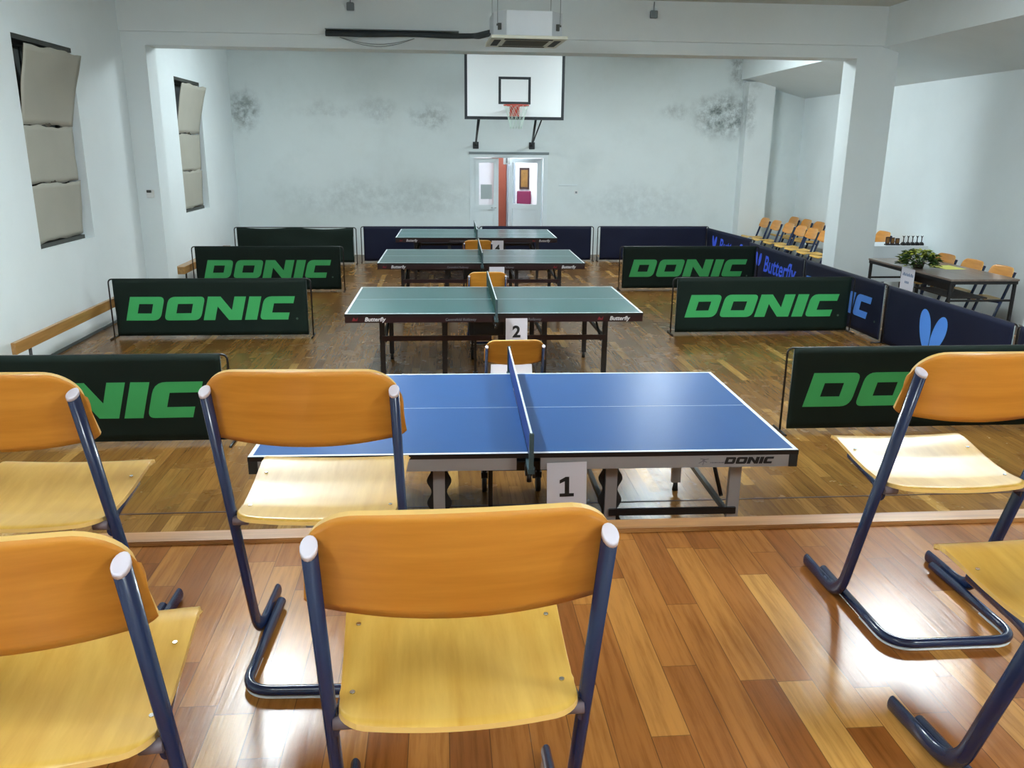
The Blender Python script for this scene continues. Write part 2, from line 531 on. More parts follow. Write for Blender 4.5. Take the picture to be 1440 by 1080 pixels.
bm = bmesh.new(); bx(bm, XL - .3, XR + .3, YN - .08, YB + 3.6, -0.12, 0.0)
struct('floor', bm, M['floor'])
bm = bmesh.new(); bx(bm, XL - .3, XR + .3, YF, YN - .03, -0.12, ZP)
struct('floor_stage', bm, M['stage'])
bm = bmesh.new(); bx(bm, XL - .0, XR, YN - .03, YN + .055, ZP - 0.06, ZP + .014)
bmesh.ops.bevel(bm, geom=bm.edges[:], offset=.004, segments=2, affect='EDGES')
struct('trim_1', bm, M['trimwood'])
bm = bmesh.new(); bx(bm, XL, XR, 4.93, 4.945, 0.0, 0.002)
struct('trim_2', bm, M['darkbrown'])
bm = bmesh.new(); bx(bm, XL - .3, XR + .3, YF - .3, YB + .2, CZ, CZ + .2)
struct('ceiling', bm, M['ceil'])

# left wall with two window recesses
bm = bmesh.new()
ys = [YF, WIN[0][0], WIN[0][1], WIN[1][0], WIN[1][1], YB + .2]
for i in range(5):
    if i in (1, 3):
        bx(bm, XL - .3, XL, ys[i], ys[i + 1], 0, WZ0); bx(bm, XL - .3, XL, ys[i], ys[i + 1], WZ1, CZ)
    else: bx(bm, XL - .3, XL, ys[i], ys[i + 1], 0, CZ)
struct('wall_left', bm, M['wall'])
# back wall with the door opening
DX0, DX1, DZ = 0.585, 2.235, 2.10
bm = bmesh.new()
bx(bm, XL, DX0, YB, YB + .18, 0, CZ); bx(bm, DX1, XR, YB, YB + .18, 0, CZ); bx(bm, DX0, DX1, YB, YB + .18, DZ, CZ)
struct('wall_back', bm, M['wall_back'])
bm = bmesh.new(); bx(bm, XR, XR + .3, YF, YB + .2, 0, CZ)
struct('wall_right', bm, M['wall'])
bm = bmesh.new(); bx(bm, XL - .3, XR + .3, YF - .3, YF, 0, CZ)
struct('wall_front', bm, M['wall'])
# pillars, cross beam, side beam and sloping soffit over the aisle
bm = bmesh.new(); bx(bm, XL, -3.93, 12.27, 12.68, 0, 3.505)
struct('wall_left_pillar', bm, M['wall'])
bm = bmesh.new(); bx(bm, 5.94, 6.55, 12.27, 12.68, 0, 3.505)
struct('wall_right_pillar', bm, M['wall'])
bm = bmesh.new(); bx(bm, 5.94, 6.5, 7.45, 7.95, 0, 3.66)
struct('wall_right_pillar_near', bm, M['wall'])
bm = bmesh.new(); bx(bm, 6.36, 6.93, YB - .32, YB, 0, 3.6)
struct('wall_back_pilaster', bm, wall_mat('pilaster_plaster', (0.78, 0.835, 0.845), grime=.15, stains=[(6.45, 3.0, .22, .6, .45), (6.42, 3.7, .2, .35, .3)]))
bm = bmesh.new()
bx(bm, XL, 6.55, 12.27, 12.68, 3.505, 3.672); bx(bm, XL, 6.3, 12.215, 12.68, 3.672, CZ)
struct('ceiling_crossbeam', bm, M['wall'])
def aisle(bm, y0, y1):
    prof = [(6.3, CZ), (6.3, 3.66), (XR, 3.30), (XR, CZ)]
    A = [bm.verts.new((x, y0, z)) for x, z in prof]; B = [bm.verts.new((x, y1, z)) for x, z in prof]
    bm.faces.new(A); bm.faces.new(list(reversed(B)))
    for i in range(4): bm.faces.new((A[i], B[i], B[(i + 1) % 4], A[(i + 1) % 4]))
bm = bmesh.new(); aisle(bm, YF, YB)
struct('ceiling_side_soffit', bm, M['wall'])
# grey skirting on the left wall
bm = bmesh.new(); bx(bm, XL, XL + .012, YN + .06, 12.27, 0, .03)
struct('baseboard_left', bm, M['tray'])

# windows: dark recess, frame, sill
for i, (y0, y1) in enumerate(WIN):
    wroot = bpy.data.objects.new('window_%d' % (i + 1), None); COL.objects.link(wroot)
    wroot.location = (XL, y0, WZ0); wroot['kind'] = 'structure'
    L, H = y1 - y0, WZ1 - WZ0
    bm = bmesh.new()
    bx(bm, -.26, -.21, 0, .07, 0, H); bx(bm, -.26, -.21, L - .07, L, 0, H); bx(bm, -.26, -.21, .07, L - .07, 0, .07)
    bx(bm, -.26, -.21, .07, L - .07, H - .07, H); bx(bm, -.26, -.215, L / 2 - .03, L / 2 + .03, .07, H - .07)
    obj('window_frame', bm, M['darkframe'], wroot)
    obj('window_pane', boxbm(-.245, -.235, .07, L - .07, .07, H - .07), M['nightglass'], wroot)
    obj('window_sill', boxbm(-.21, -.06, 0.0, L - .13, 0.0, .045), M['darkframe'], wroot)
    obj('window_lintel', boxbm(-.21, -.004, 0.0, L, H - .05, H), M['darkframe'], wroot)

def card_sheet(name, y0, y1, z0, z1, fx, label, tear_bottom):
    rnd = random.Random(name + label)
    a, b, c = rnd.uniform(0, 6), rnd.uniform(0, 6), rnd.uniform(0, 6)
    def fn(u, v):
        y = y0 + (y1 - y0) * u; z = z0 + (z1 - z0) * v
        x = fx(u, v) + .012 * math.sin(3.1 * u + a) * math.sin(2.3 * v + b)
        e = .010 * math.sin(9 * u + c) + .006 * math.sin(23 * u + a)
        if v == 0 or v == 1: z += e
        if u == 0 or u == 1: y += .008 * math.sin(11 * v + b)
        return (x, y, z)
    r = thing(name, label, 'cardboard', (0, 0, 0), 0, 'cardboard sheets covering the windows')
    obj('panel', sheet(fn, 16, 12, .006, 1), [M['card'], M['tear']], r)
    bm = bmesh.new()
    if tear_bottom:
        yc = y0 + (y1 - y0) * .45; xx = fx(.45, 0) + .012
        prism(bm, [(yc - .07, z0 - .004), (yc - .03, z0 + .018), (yc + .01, z0 + .012), (yc + .06, z0 + .028), (yc + .10, z0 + .002), (yc + .02, z0 - .014)], 0, .003)
        bm.transform(Matrix(((0, 1, 0, xx), (1, 0, 0, 0), (0, 0, 1, 0), (0, 0, 0, 1))))
        obj('torn_tie', bm, M['tear'], r, label='ragged dark tear where a tie holds the sheet')
    else: bm.free()
for i, (y0, y1) in enumerate(WIN):
    nm = ['nearer window', 'farther window'][i]
    ya, yb = y0 + .02, y1 - .12
    z1, z2, z3, z4 = WZ0 + .055, WZ0 + .66, WZ0 + 1.27, WZ1 - .09
    card_sheet('cardboard_sheet', ya, yb, z1, z2 + .01, lambda u, v: XL - .075 + .03 * v, 'grey cardboard sheet lowest in the %s on the left wall' % nm, False)
    card_sheet('cardboard_sheet', ya - .0, yb - .02, z2 + .015, z3, lambda u, v: XL - .055 + .025 * v, 'grey cardboard sheet in the middle of the %s on the left wall' % nm, True)
    card_sheet('cardboard_sheet', ya + .01, yb + .0, z3 + .012, z4, lambda u, v: XL - .035 + .165 * v ** 1.3 * (.9 + .15 * u), 'grey cardboard sheet tilting out at the top of the %s on the left wall' % nm, True)

# ------------------------------------------------------------------ ceiling lamps
for i, (x, y, mlt) in enumerate(LAMPS):
    wh = ['over the left of the front tables', 'over the right of the front tables', 'over the stage on the left', 'over the stage on the right',
          'above the far bay on the right', 'above the far bay on the left'][i]
    t = thing('ceiling_light', 'white fluorescent ceiling light ' + wh, 'ceiling light', (x, y, CZ - .15), 0, 'fluorescent ceiling lights')
    bm = bmesh.new(); bx(bm, -.24, .24, -.66, .66, .11, .149); bx(bm, -.23, .23, -.66, -.64, 0, .11); bx(bm, -.23, .23, .64, .66, 0, .11)
    obj('housing', bm, M['lampbody'], t)
    obj('diffuser', boxbm(-.22, .22, -.638, .638, .004, .108, bevel=.02), lamp_mat(mlt), t)

# ------------------------------------------------------------------ door and corridor
YC = 20.6
bm = bmesh.new()
bx(bm, -.6, 3.9, YC, YC + .1, 0, 2.9); bx(bm, -.7, -.6, YB + .18, YC, 0, 2.9); bx(bm, 3.8, 3.9, YB + .18, YC, 0, 2.9); bx(bm, -.6, 3.9, YB + .18, YC, 2.7, 2.8)
struct('wall_corridor', bm, M['mildpink'])
t = thing('corridor_lamp', 'lit round lamp on the corridor ceiling beyond the door', 'lamp', (1.7, 19.3, 2.69))
bm = bmesh.new(); cyl(bm, (0, 0, -.04), .22, .06, 'z', 20)
obj('diffuser', bm, lamp_mat(1.3), t)
bm = bmesh.new(); cyl(bm, (0, 0, -.006), .24, .01, 'z', 20)
obj('base', bm, M['lampbody'], t)
door = bpy.data.objects.new('door_1', None); COL.objects.link(door); door['kind'] = 'structure'; door.location = (0, YB, 0)
bm = bmesh.new()
bx(bm, DX0, DX0 + .09, -.02, .12, 0, DZ); bx(bm, DX1 - .09, DX1, -.02, .12, 0, DZ); bx(bm, DX0 + .09, DX1 - .09, -.02, .12, DZ - .07, DZ)
obj('door_frame', bm, M['doorwhite'], door)
bm = bmesh.new(); bx(bm, DX0 - .02, DX1 + .02, -.03, 0.0, DZ, DZ + .05)
obj('door_lintel', bm, M['tray'], door)
def leaf(root, w, name, opaque):
    h = DZ - .08
    bm = bmesh.new(); s = .105
    bx(bm, 0, s, 0, .05, .01, h); bx(bm, w - s, w, 0, .05, .01, h)
    bx(bm, s, w - s, 0, .05, h - .09, h); bx(bm, s, w - s, 0, .05, .95, 1.06); bx(bm, s, w - s, 0, .05, .01, .16)
    lf = obj(name, bm, M['doorwhite'], root)
    obj('glass_pane', boxbm(s, w - s, .02, .03, 1.06, h - .09), M['frost'] if opaque else M['glass'], lf)
    obj('lower_panel', boxbm(s, w - s, .015, .035, .16, .95), M['doorwhite'], lf)
    bm = bmesh.new(); tube(bm, fillet([(w - .05 if name == 'door_leaf' else .05, -.0, 1.0), (w - .05, -.05, 1.0), (w - .16, -.05, 1.0)], .015), .009)
    if name == 'door_leaf': obj('handle', bm, M['chrome'], lf)
    else: bm.free()
    return lf
lf = leaf(door, .52, 'door_leaf', True)
lf.location = (DX0 + .09, .03, 0)
lf2 = leaf(door, .84, 'door_leaf_open', False)
lf2.location = (DX1 - .10, .06, 0); lf2.rotation_euler = (0, 0, math.pi - math.radians(38))
# notices on the closed leaf
t = tag(obj('notice', boxbm(-.12, .12, -.003, 0, -.15, .15), plain('grey_notice', s2l((178, 190, 192)), .7)), 'grey paper notice taped inside the closed door leaf glass', 'notice')
t.location = (DX0 + .09 + .26, YB + .048, 1.33)
t = tag(obj('wardrobe', boxbm(-.17, .17, -.03, .03, 0.0, 2.25, bevel=.01), M['reddoor']), 'red brown door panel in the corridor seen through the gap', 'panel')
t.location = (1.37, YC - .04, 0)
t = thing('metal_cabinet', 'narrow grey metal cabinet in the corridor behind the open leaf', 'cabinet', (1.65, YC - .075, 0))
obj('body', boxbm(-.10, .10, -.07, .07, 0, 1.9, bevel=.008), M['steelgrey'], t)
bm = bmesh.new(); bx(bm, -.085, -.075, -.075, -.07, .05, 1.86); bx(bm, -.06, -.05, -.085, -.07, .95, 1.1)
obj('door_seam', bm, M['darkframe'], t)
t = thing('framed_picture', 'dark framed gold picture on the corridor wall seen through the glass', 'picture', (1.98, YC - .001, 1.53))
bm = bmesh.new(); bx(bm, -.12, .12, -.03, 0, -.25, -.2); bx(bm, -.12, .12, -.03, 0, .2, .25); bx(bm, -.12, -.08, -.03, 0, -.2, .2); bx(bm, .08, .12, -.03, 0, -.2, .2)
obj('frame', bm, M['darkbrown'], t)
obj('canvas', boxbm(-.08, .08, -.02, 0, -.2, .2), M['gold'], t)
t = thing('maroon_chair', 'maroon backed chair against the corridor wall below the picture', 'chair', (1.97, YC - .32, 0))
obj('backrest', boxbm(-.17, .17, .22, .26, .92, 1.24, bevel=.02), M['maroon'], t)
obj('seat', boxbm(-.18, .18, -.1, .26, .62, .68, bevel=.02), M['maroon'], t)
for sx in (-.15, .15):
    for sy in (-.07, .23):
        bm = bmesh.new(); tube(bm, [(sx, sy, 0), (sx, sy, .62 if sy < 0 else .95)], .014)
        obj('leg', bm, M['black'], t)
t = tag(obj('exit_sign', boxbm(-.07, .07, -.02, .02, -.11, .11, bevel=.006), M['white_plastic']), 'small white sign hanging above the door gap in the corridor', 'sign')
t.location = (1.39, YB + .4, 2.0)
bm = bmesh.new(); bx(bm, -.015, .015, -.023, -.02, -.08, .07)
obj('mark', bm, M['greyink'], t)
bm = bmesh.new(); bx(bm, -.004, .004, -.004, .004, .11, .70); obj('hanger', bm, M['chrome'], t)

# ------------------------------------------------------------------ school chair
HC, CW, CB = 0.80, 0.212, 0.263
def make_chair():
    t = thing('school_chair', '', 'chair', (0, 0, 0))
    def cosg(u): return -math.cos(math.pi * u)
    # seat
    zp = [(-.21, .456), (-.19, .456), (-.15, .452), (-.10, .447), (-.04, .449), (.03, .457), (.10, .470), (.145, .477), (.172, .476), (.19, .470), (.203, .457)]
    def zprof(y):
        for (a, za), (b, zb) in zip(zp, zp[1:]):
            if y <= b: q = max(0, (y - a) / (b - a)); return za + (zb - za) * q
        return zp[-1][1]
    def sfn(u, v):
        s = cosg(u)
        a = abs(s)
        yr = -.212 + .018 * a ** 2 + (.045 * (1 - math.sqrt(max(0, 1 - ((a - .78) / .22) ** 2))) if a > .78 else 0)
        yf = .203 - (.03 * (1 - math.sqrt(max(0, 1 - ((a - .86) / .14) ** 2))) if a > .86 else 0)
        y = yr + (yf - yr) * (v ** .9)
        hw = .196 + .010 * (y + .19) / .39
        return (s * hw, y, zprof(y) - .006 * (1 - s * s))
    obj('seat', sheet(sfn, 28, 26, .010), [M['seat'], M['ply']], t)
    # backrest
    def bfn(u, v):
        s = cosg(u); a = abs(s)
        top = .853 - .007 * a ** 2 - (.066 * (1 - math.sqrt(max(0, 1 - ((a - .66) / .34) ** 2))) if a > .66 else 0)
        bot = .650 + .026 * a ** 2 + (.010 * ((a - .9) / .1) ** 2 if a > .9 else 0)
        z = bot + (top - bot) * v
        hw = .222 + .010 * (1 - v)
        y = -CB * z / HC + .031 - .026 * (1 - s * s) + .05 * (z - .75) ** 2
        return (s * hw, y, z)
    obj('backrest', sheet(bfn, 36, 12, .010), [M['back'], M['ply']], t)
    for sd in (-1, 1):
        x = sd * CW
        path = [(x, -CB, HC), (x, -.002, .0195), (x, .235, .0195)]
        bm = bmesh.new()
        tube(bm, fillet(path, .085, 10), .0115, .021, 16)
        lg = obj('leg', bm, M['tube'], t)
        bm = bmesh.new()
        d = Vector((0, -CB, HC - .02)).normalized(); e = Vector((x, -CB, HC))
        tube(bm, [e - d * .004, e + d * .002, e + d * .004, e + d * .005], .0122, .0218, 16)
        for v in bm.verts:
            if (v.co - e).dot(d) > .0045: v.co = e + d * .005 + (v.co - e - d * .005) * .9
        obj('tube_cap', bm, M['cap'], lg, label='white plastic cap')
        bm = bmesh.new()
        tube(bm, fillet([(sd * .207, -.152, .416), (sd * .190, -.085, .432), (sd * .186, .085, .450)], .05), .010, .016, 12)
        obj('seat_rail', bm, M['tube'], t)
        bm = bmesh.new(); cyl(bm, (sd * .188, -.158, .436), .012, .036, 'x', 12)
        obj('spacer', bm, plain('grey_spacer', s2l((112, 98, 104)), .5) if sd < 0 else bpy.data.materials['grey_spacer'], t)
        for yy in (-.105, .075):
            bm = bmesh.new(); cyl(bm, (sd * .178, yy, zprof(yy) + .0055), .0045, .0025, 'z', 12)
            obj('screw', bm, M['chrome'], t)
    bm = bmesh.new()
    tube(bm, fillet([(.186, .165, .021), (.186, -.266, .021), (-.186, -.266, .021), (-.186, .165, .021)], .075, 8), .0135, None, 12, Vector((0, 0, 1)))
    ff = obj('floor_frame', bm, M['tube'], t)
    bm = bmesh.new()
    tube(bm, fillet([(.186, -.1, .004), (.186, -.266, .004), (-.186, -.266, .004), (-.186, -.1, .004)], .075, 8), .004, .009, 8, Vector((0, 0, 1)))
    obj('glide', bm, M['white_plastic'], ff, label='white plastic glide strip')
    return t
CH = make_chair()
CHP = 'school chairs in rows on the stage'
FRONT = [
 (0.013, 1.330, 0.034, 'orange backed school chair in the middle of the nearest row, empty yellow seat fully shown'),
 (-0.317, 2.099, -0.038, 'orange backed school chair at the stage edge before the left half of blue table'),
 (1.41, 2.194, -0.005, 'orange backed school chair at the stage edge on the right, glare on its seat'),
 (-1.029, 2.103, -0.017, 'orange backed school chair at the stage edge farthest left, cut by the left border'),
 (-0.662, 1.27, 0.087, 'orange backed school chair in the nearest row at the lower left corner'),
 (1.323, 1.468, 0.077, 'school chair at the lower right corner showing only yellow seat corner and blue left leg')]
first = True
for x, y, a, lab in FRONT:
    if first:
        CH.location = (x, y, ZP); CH.rotation_euler = (0, 0, a); CH['label'] = lab; CH['group'] = CHP; first = False
    else: dup(CH, (x, y, ZP), a, lab, CHP)
# umpire chairs in front of the green tables
UMP = [(0.52, 6.25, 'school chair between the blue table and green table number 2'),
       (0.50, 9.78, 'school chair between the first and second green tables'),
       (0.535, 13.22, 'school chair between the second green table and the farthest one')]
for x, y, lab in UMP: dup(CH, (x, y, 0), .02, lab, 'umpire chairs before the green tables')
t = thing('score_flipper', 'white folded score flipper on the chair seat behind the blue table', 'score board', (0.52, 6.27, .479))
obj('stand', boxbm(-.165, .165, -.06, .06, 0, .012, bevel=.003), M['white_plastic'], t)
for sy, an in ((-.055, .45), (.055, -.45)):
    o = obj('card_leaf', boxbm(-.16, .16, -.002, .002, 0, .11), M['paper'], t)
    o.location = (0, sy, .012); o.rotation_euler = (-an, 0, 0)
# chairs waiting along the right wall, facing the tables (+y local turned to -x)
ROWY = [17.45, 16.82, 16.18, 15.6, 15.1, 14.55, 13.98]
ordn = ['farthest', 'second farthest', 'third farthest', 'fourth farthest', 'third nearest', 'second nearest', 'nearest']
for yy, od in zip(ROWY, ordn):
    dup(CH, (6.60, yy, 0), math.pi / 2, '%s of the yellow chairs in the front row by the far right wall' % od, 'chairs by the far right wall, front row')
for yy, od in zip([17.75, 17.1, 16.5], ['farthest', 'middle', 'nearest']):
    dup(CH, (7.36, yy, 0), math.pi / 2, '%s of the three yellow chairs in the back row against the far right wall' % od, 'chairs by the far right wall, back row')
for yy, od in zip([11.18, 10.56, 9.96], ['behind the yellow paper at the brown table', 'second from the near end behind the brown table', 'at the near end behind the brown table']):
    dup(CH, (6.80, yy, 0), math.pi / 2, 'yellow backed chair ' + od, 'chairs behind the brown table')
stk = [('lower chair of the stacked pair behind the white clothed table', 0, 0), ('upper chair of the stacked pair, yellow back showing above the white clothed table', .085, .0)]
for lab, dz, dx in stk:
    dup(CH, (7.22 - dz * .72, 13.6, dz), math.pi / 2, lab, 'stacked chairs by the pillar')

# ------------------------------------------------------------------ table tennis tables
def make_table(idx, x, y, a, label, blue):
    t = thing('table_tennis_table', label, 'table', (x, y, 0), a, None if blue else 'green table tennis tables')
    top = M['bluetop'] if blue else M['greentop']
    fr = M['alu'] if blue else M['maroonblack']
    frb = M['alu'] if blue else M['black']
    Z = .76
    for sd in (-1, 1):
        xa, xb = (sd * .003, sd * 1.37)
        x0, x1 = min(xa, xb), max(xa, xb)
        tp = obj('tabletop', boxbm(x0, x1, -.7625, .7625, Z - .022, Z, bevel=.0015), [top], t)
        bm = bmesh.new(); e = .0006
        xo = sd * 1.37; xi = sd * 1.35
        bx(bm, min(xo, xi), max(xo, xi), -.7625, .7625, Z, Z + e)
        bx(bm, min(xa, xi), max(xa, xi), -.7625, -.7425, Z, Z + e); bx(bm, min(xa, xi), max(xa, xi), .7425, .7625, Z, Z + e)
        bx(bm, min(xa, xi), max(xa, xi), -.0015, .0015, Z, Z + e)
        obj('boundary_line', bm, M['line'], tp)
        bm = bmesh.new()
        bx(bm, x0, x1, -.7645, -.7625, Z - .024, Z - .001); bx(bm, x0, x1, .7625, .7645, Z - .024, Z - .001)
        bx(bm, min(xo, xo + sd * .002), max(xo, xo + sd * .002), -.7645, .7645, Z - .024, Z - .001)
        obj('edge_band', bm, M['black'], tp)
        # apron
        h = .066 if blue else .060
        xin = sd * (.06 if blue else .02)
        xe = sd * (1.325 if blue else 1.37)
        bm = bmesh.new()
        for s2 in (-1, 1):
            bx(bm, min(xin, xe), max(xin, xe), s2 * .762 - (0 if s2 > 0 else 0), s2 * .735, Z - .022 - h, Z - .022)
        bx(bm, min(xe, xe - sd * .03), max(xe, xe - sd * .03), -.735, .735, Z - .022 - h, Z - .022)
        ap = obj('apron', bm, fr, t)
        if blue:
            for s2 in (-1, 1):
                obj('corner_cap', boxbm(min(sd * 1.325, sd * 1.372), max(sd * 1.325, sd * 1.372), min(s2 * .764, s2 * .70), max(s2 * .764, s2 * .70), Z - .022 - h - .003, Z - .022, bevel=.004), M['rubber'], t)
        # legs
        lw = .03 if blue else .024
        for lx in ((1.11, .45) if blue else (1.05, .47)):
            for s2 in (-1, 1):
                yl = .52 if (blue and s2 > 0) else s2 * .60
                bm = bmesh.new()
                bx(bm, sd * lx - lw, sd * lx + lw, yl - .016, yl + .016, .06, Z - .03)
                l = obj('leg', bm, frb, t)
                bm = bmesh.new(); cyl(bm, (sd * lx, yl, .03), .02, .06, 'z', 12, .014)
                obj('foot', bm, M['rubber'], l)
        zb = .372 if blue else .50
        for s2 in (-1, 1):
            if blue: obj('crossbar', boxbm(min(sd * .44, sd * 1.12), max(sd * .44, sd * 1.12), (-.634 if s2 < 0 else .488), (-.618 if s2 < 0 else .504), zb - .018, zb + .018), M['black'], t)
            else: obj('crossbar', boxbm(min(sd * .03, sd * 1.05), max(sd * .03, sd * 1.05), s2 * .60 - .03, s2 * .60 - .016, zb - .024, zb + .024), M['maroonblack'], t)
        for lx in ((1.11, .45) if blue else (1.05, .47)):
            obj('end_rail', boxbm(sd * lx - .012, sd * lx + .012, -.584, (.504 if blue else .584), (.30 if blue else .47), (.33 if blue else .50)), M['black'], t)
            if lx > 1:
                for s2 in (-1, 1):
                    bm = bmesh.new()
                    tube(bm, [(sd * (lx - .03), s2 * (.5 if blue else .56), zb + .03 if blue else .46), (sd * (lx - .06), s2 * .2, Z - .03)], .011, .015, 8)
                    obj('strut', bm, M['black'], t)
        if blue:
            # wavy ball holder beside the inner front leg
            bm = bmesh.new()
            pts = []
            nn = 28
            for q in range(nn + 1):
                z = .30 + .37 * q / nn
                pts.append((.052 + .012 * math.cos(q / nn * 6 * math.pi), z))
            out = [(sd * .45 + px_, z) for px_, z in pts] + [(sd * .45 - px_, z) for px_, z in reversed(pts)]
            A = [bm.verts.new((p[0], -.575, p[1])) for p in out]; B = [bm.verts.new((p[0], -.583, p[1])) for p in out]
            m2 = len(out)
            for q in range(nn):
                bm.faces.new((A[q], A[q + 1], A[m2 - 2 - q], A[m2 - 1 - q])); bm.faces.new((B[q + 1], B[q], B[m2 - 1 - q], B[m2 - 2 - q]))
            for q in range(m2): bm.faces.new((A[q], B[q], B[(q + 1) % m2], A[(q + 1) % m2]))
            obj('ball_holder', bm, M['rubber'], t)
            obj('under_rail', boxbm(min(sd * .1, sd * .62), max(sd * .1, sd * .62), -.56, -.53, Z - .022 - h - .028, Z - .022 - h - .002), M['black'], t)
        for s2 in (-.5, .55):
            bm = bmesh.new(); cyl(bm, (sd * .18, s2, .055), .055, .03, 'x', 18)
            wl = obj('castor', bm, M['rubber'], t)
            bm = bmesh.new(); bx(bm, sd * .18 - .022, sd * .18 + .022, s2 - .02, s2 + .02, .10, .14); bx(bm, sd * .18 - .012, sd * .18 + .012, s2 - .012, s2 + .012, .14, Z - .10)
            obj('castor_bracket', bm, M['black'], wl)
    if not blue:
        obj('undercarriage', boxbm(-.24, .10, -.50, .50, .49, .66, bevel=.02), M['black'], t)
    else:
        obj('undercarriage', boxbm(-.20, .20, -.50, .52, .56, .62, bevel=.01), M['black'], t)
    # net
    nm = M['bluenetm'] if blue else M['greennetm']
    bm = bmesh.new(); bx(bm, -.0015, .0015, -.90, .90, Z + .003, Z + .142)
    nt = obj('net', bm, nm, t)
    obj('net_tape', boxbm(-.004, .004, -.905, .905, Z + .140, Z + .1525), M['line'], nt, label='white top tape of the net')
    for s2 in (-1, 1):
        bm = bmesh.new()
        bx(bm, -.011, .011, s2 * .905 - .009, s2 * .905 + .009, Z - .03, Z + .1525)
        bx(bm, -.016, .016, min(s2 * .76, s2 * .915), max(s2 * .76, s2 * .915), Z - .05, Z - .026)
        pz = obj('net_post', bm, M['post'], t)
        bm = bmesh.new(); bx(bm, -.02, .02, min(s2 * .765, s2 * .81), max(s2 * .765, s2 * .81), Z - .10, Z - .05); cyl(bm, (0.0, s2 * .80, Z - .115), .012, .04, 'z', 10)
        bx(bm, .015, .03, min(s2 * .79, s2 * .82), max(s2 * .79, s2 * .82), Z - .11, Z - .06)
        obj('clamp', bm, M['black'], pz)
    # printing on the near apron
    yf = -.7635
    zc = Z - .022 - (.033 if blue else .030)
    if blue:
        obj('lettering', poly_mesh(donic_loops(.036)), M['blackink'], t, (1.12, yf, zc + .002))
        me = bmesh.new()
        for (px_, pz_, ang) in ((-.012, .0, .5), (.006, .004, -.5), (.0, -.004, 1.3), (.012, .014, .2), (-.004, .016, -.15)):
            c_, s_ = math.cos(ang), math.sin(ang)
            for sgn in (0,):
                vs = [(-.014, -.0022), (.014, -.0022), (.014, .0022), (-.014, .0022)]
                me.faces.new([me.verts.new((px_ + c_ * q[0] - s_ * q[1], 0, pz_ + s_ * q[0] + c_ * q[1])) for q in vs])
        obj('emblem', me, M['greyink'], t, (.885, yf - .0005, zc - .004))
        me = bmesh.new(); xx = 0
        for q in range(9):
            wq = .006 + .004 * ((q * 7) % 3); bx(me, xx, xx + wq, -.0005, 0, -.003, .003); xx += wq + .002
        obj('small_print', me, M['greyink'], t, (.92, yf, zc - .008))
    else:
        for sx in (-1.10, 1.15):
            obj('lettering', text_mesh('Butterfly', .053, .0012, .25), M['whiteink'], t, (sx, yf, zc))
            me = bmesh.new()
            prism(me, [(-.035, -.012), (-.02, .02), (.0, -.004), (.02, .022), (.012, -.014)], 0, .0008)
            obj('emblem', me, M['redink'], t, (sx - .17, yf - .0004, zc))
        obj('lettering', text_mesh('Centrefold Rollaway', .034, .0002, .15), M['greyink'], t, (-.32, yf, zc - .004))
        obj('lettering', text_mesh('Rollaway', .034, .0002, .15), M['greyink'], t, (.36, yf, zc - .004))
    return t
TT = [(0.4247, 4.6156, -.01865, 'blue table tennis table nearest the stage with grey apron and blue top', True),
      (0.4791, 8.2580, -.00784, 'green table tennis table marked with number 2, nearest of the green ones', False),
      (0.5203, 11.7426, -.01440, 'green table tennis table in the middle of the three green ones', False),
      (0.5847, 15.0018, -.01445, 'green table tennis table farthest away below the basketball hoop', False)]
for i, (x, y, a, lab, b) in enumerate(TT): make_table(i, x, y, a, lab, b)
# number sheets hung on the near aprons, right of the nets
SG = [('1', .600, .715, -.004, .02), ('2', .665, .716, -.008, 0.0), ('3', .705, .712, -.014, 0.0), ('4', .925, .712, -.014, 0.0)]
for (num, x, ztop, a, roll), (tx, ty, ta, _, b) in zip(SG, TT):
    y = ty - .7625 + (x - tx) * ta - .014
    t = thing('number_sheet', 'white paper sheet reading %s hung on the front of a table' % num, 'sign', (x, y, ztop), a, 'table number sheets')
    t.rotation_euler = (0, -roll, a)
    obj('paper', boxbm(-.1, .1, -.001, .001, -.285, 0), M['paper'], t)
    if num == '1':
        me = poly_mesh([[(-.036, -.053), (.036, -.053), (.036, -.036), (.012, -.036), (.012, .053), (-.006, .053), (-.036, .036), (-.036, .018), (-.010, .030), (-.010, -.036), (-.036, -.036)]])
    else: me = text_mesh(num, .148, .005)
    obj('numeral', me, M['blackink'], t, (0, -.0022, -.13))

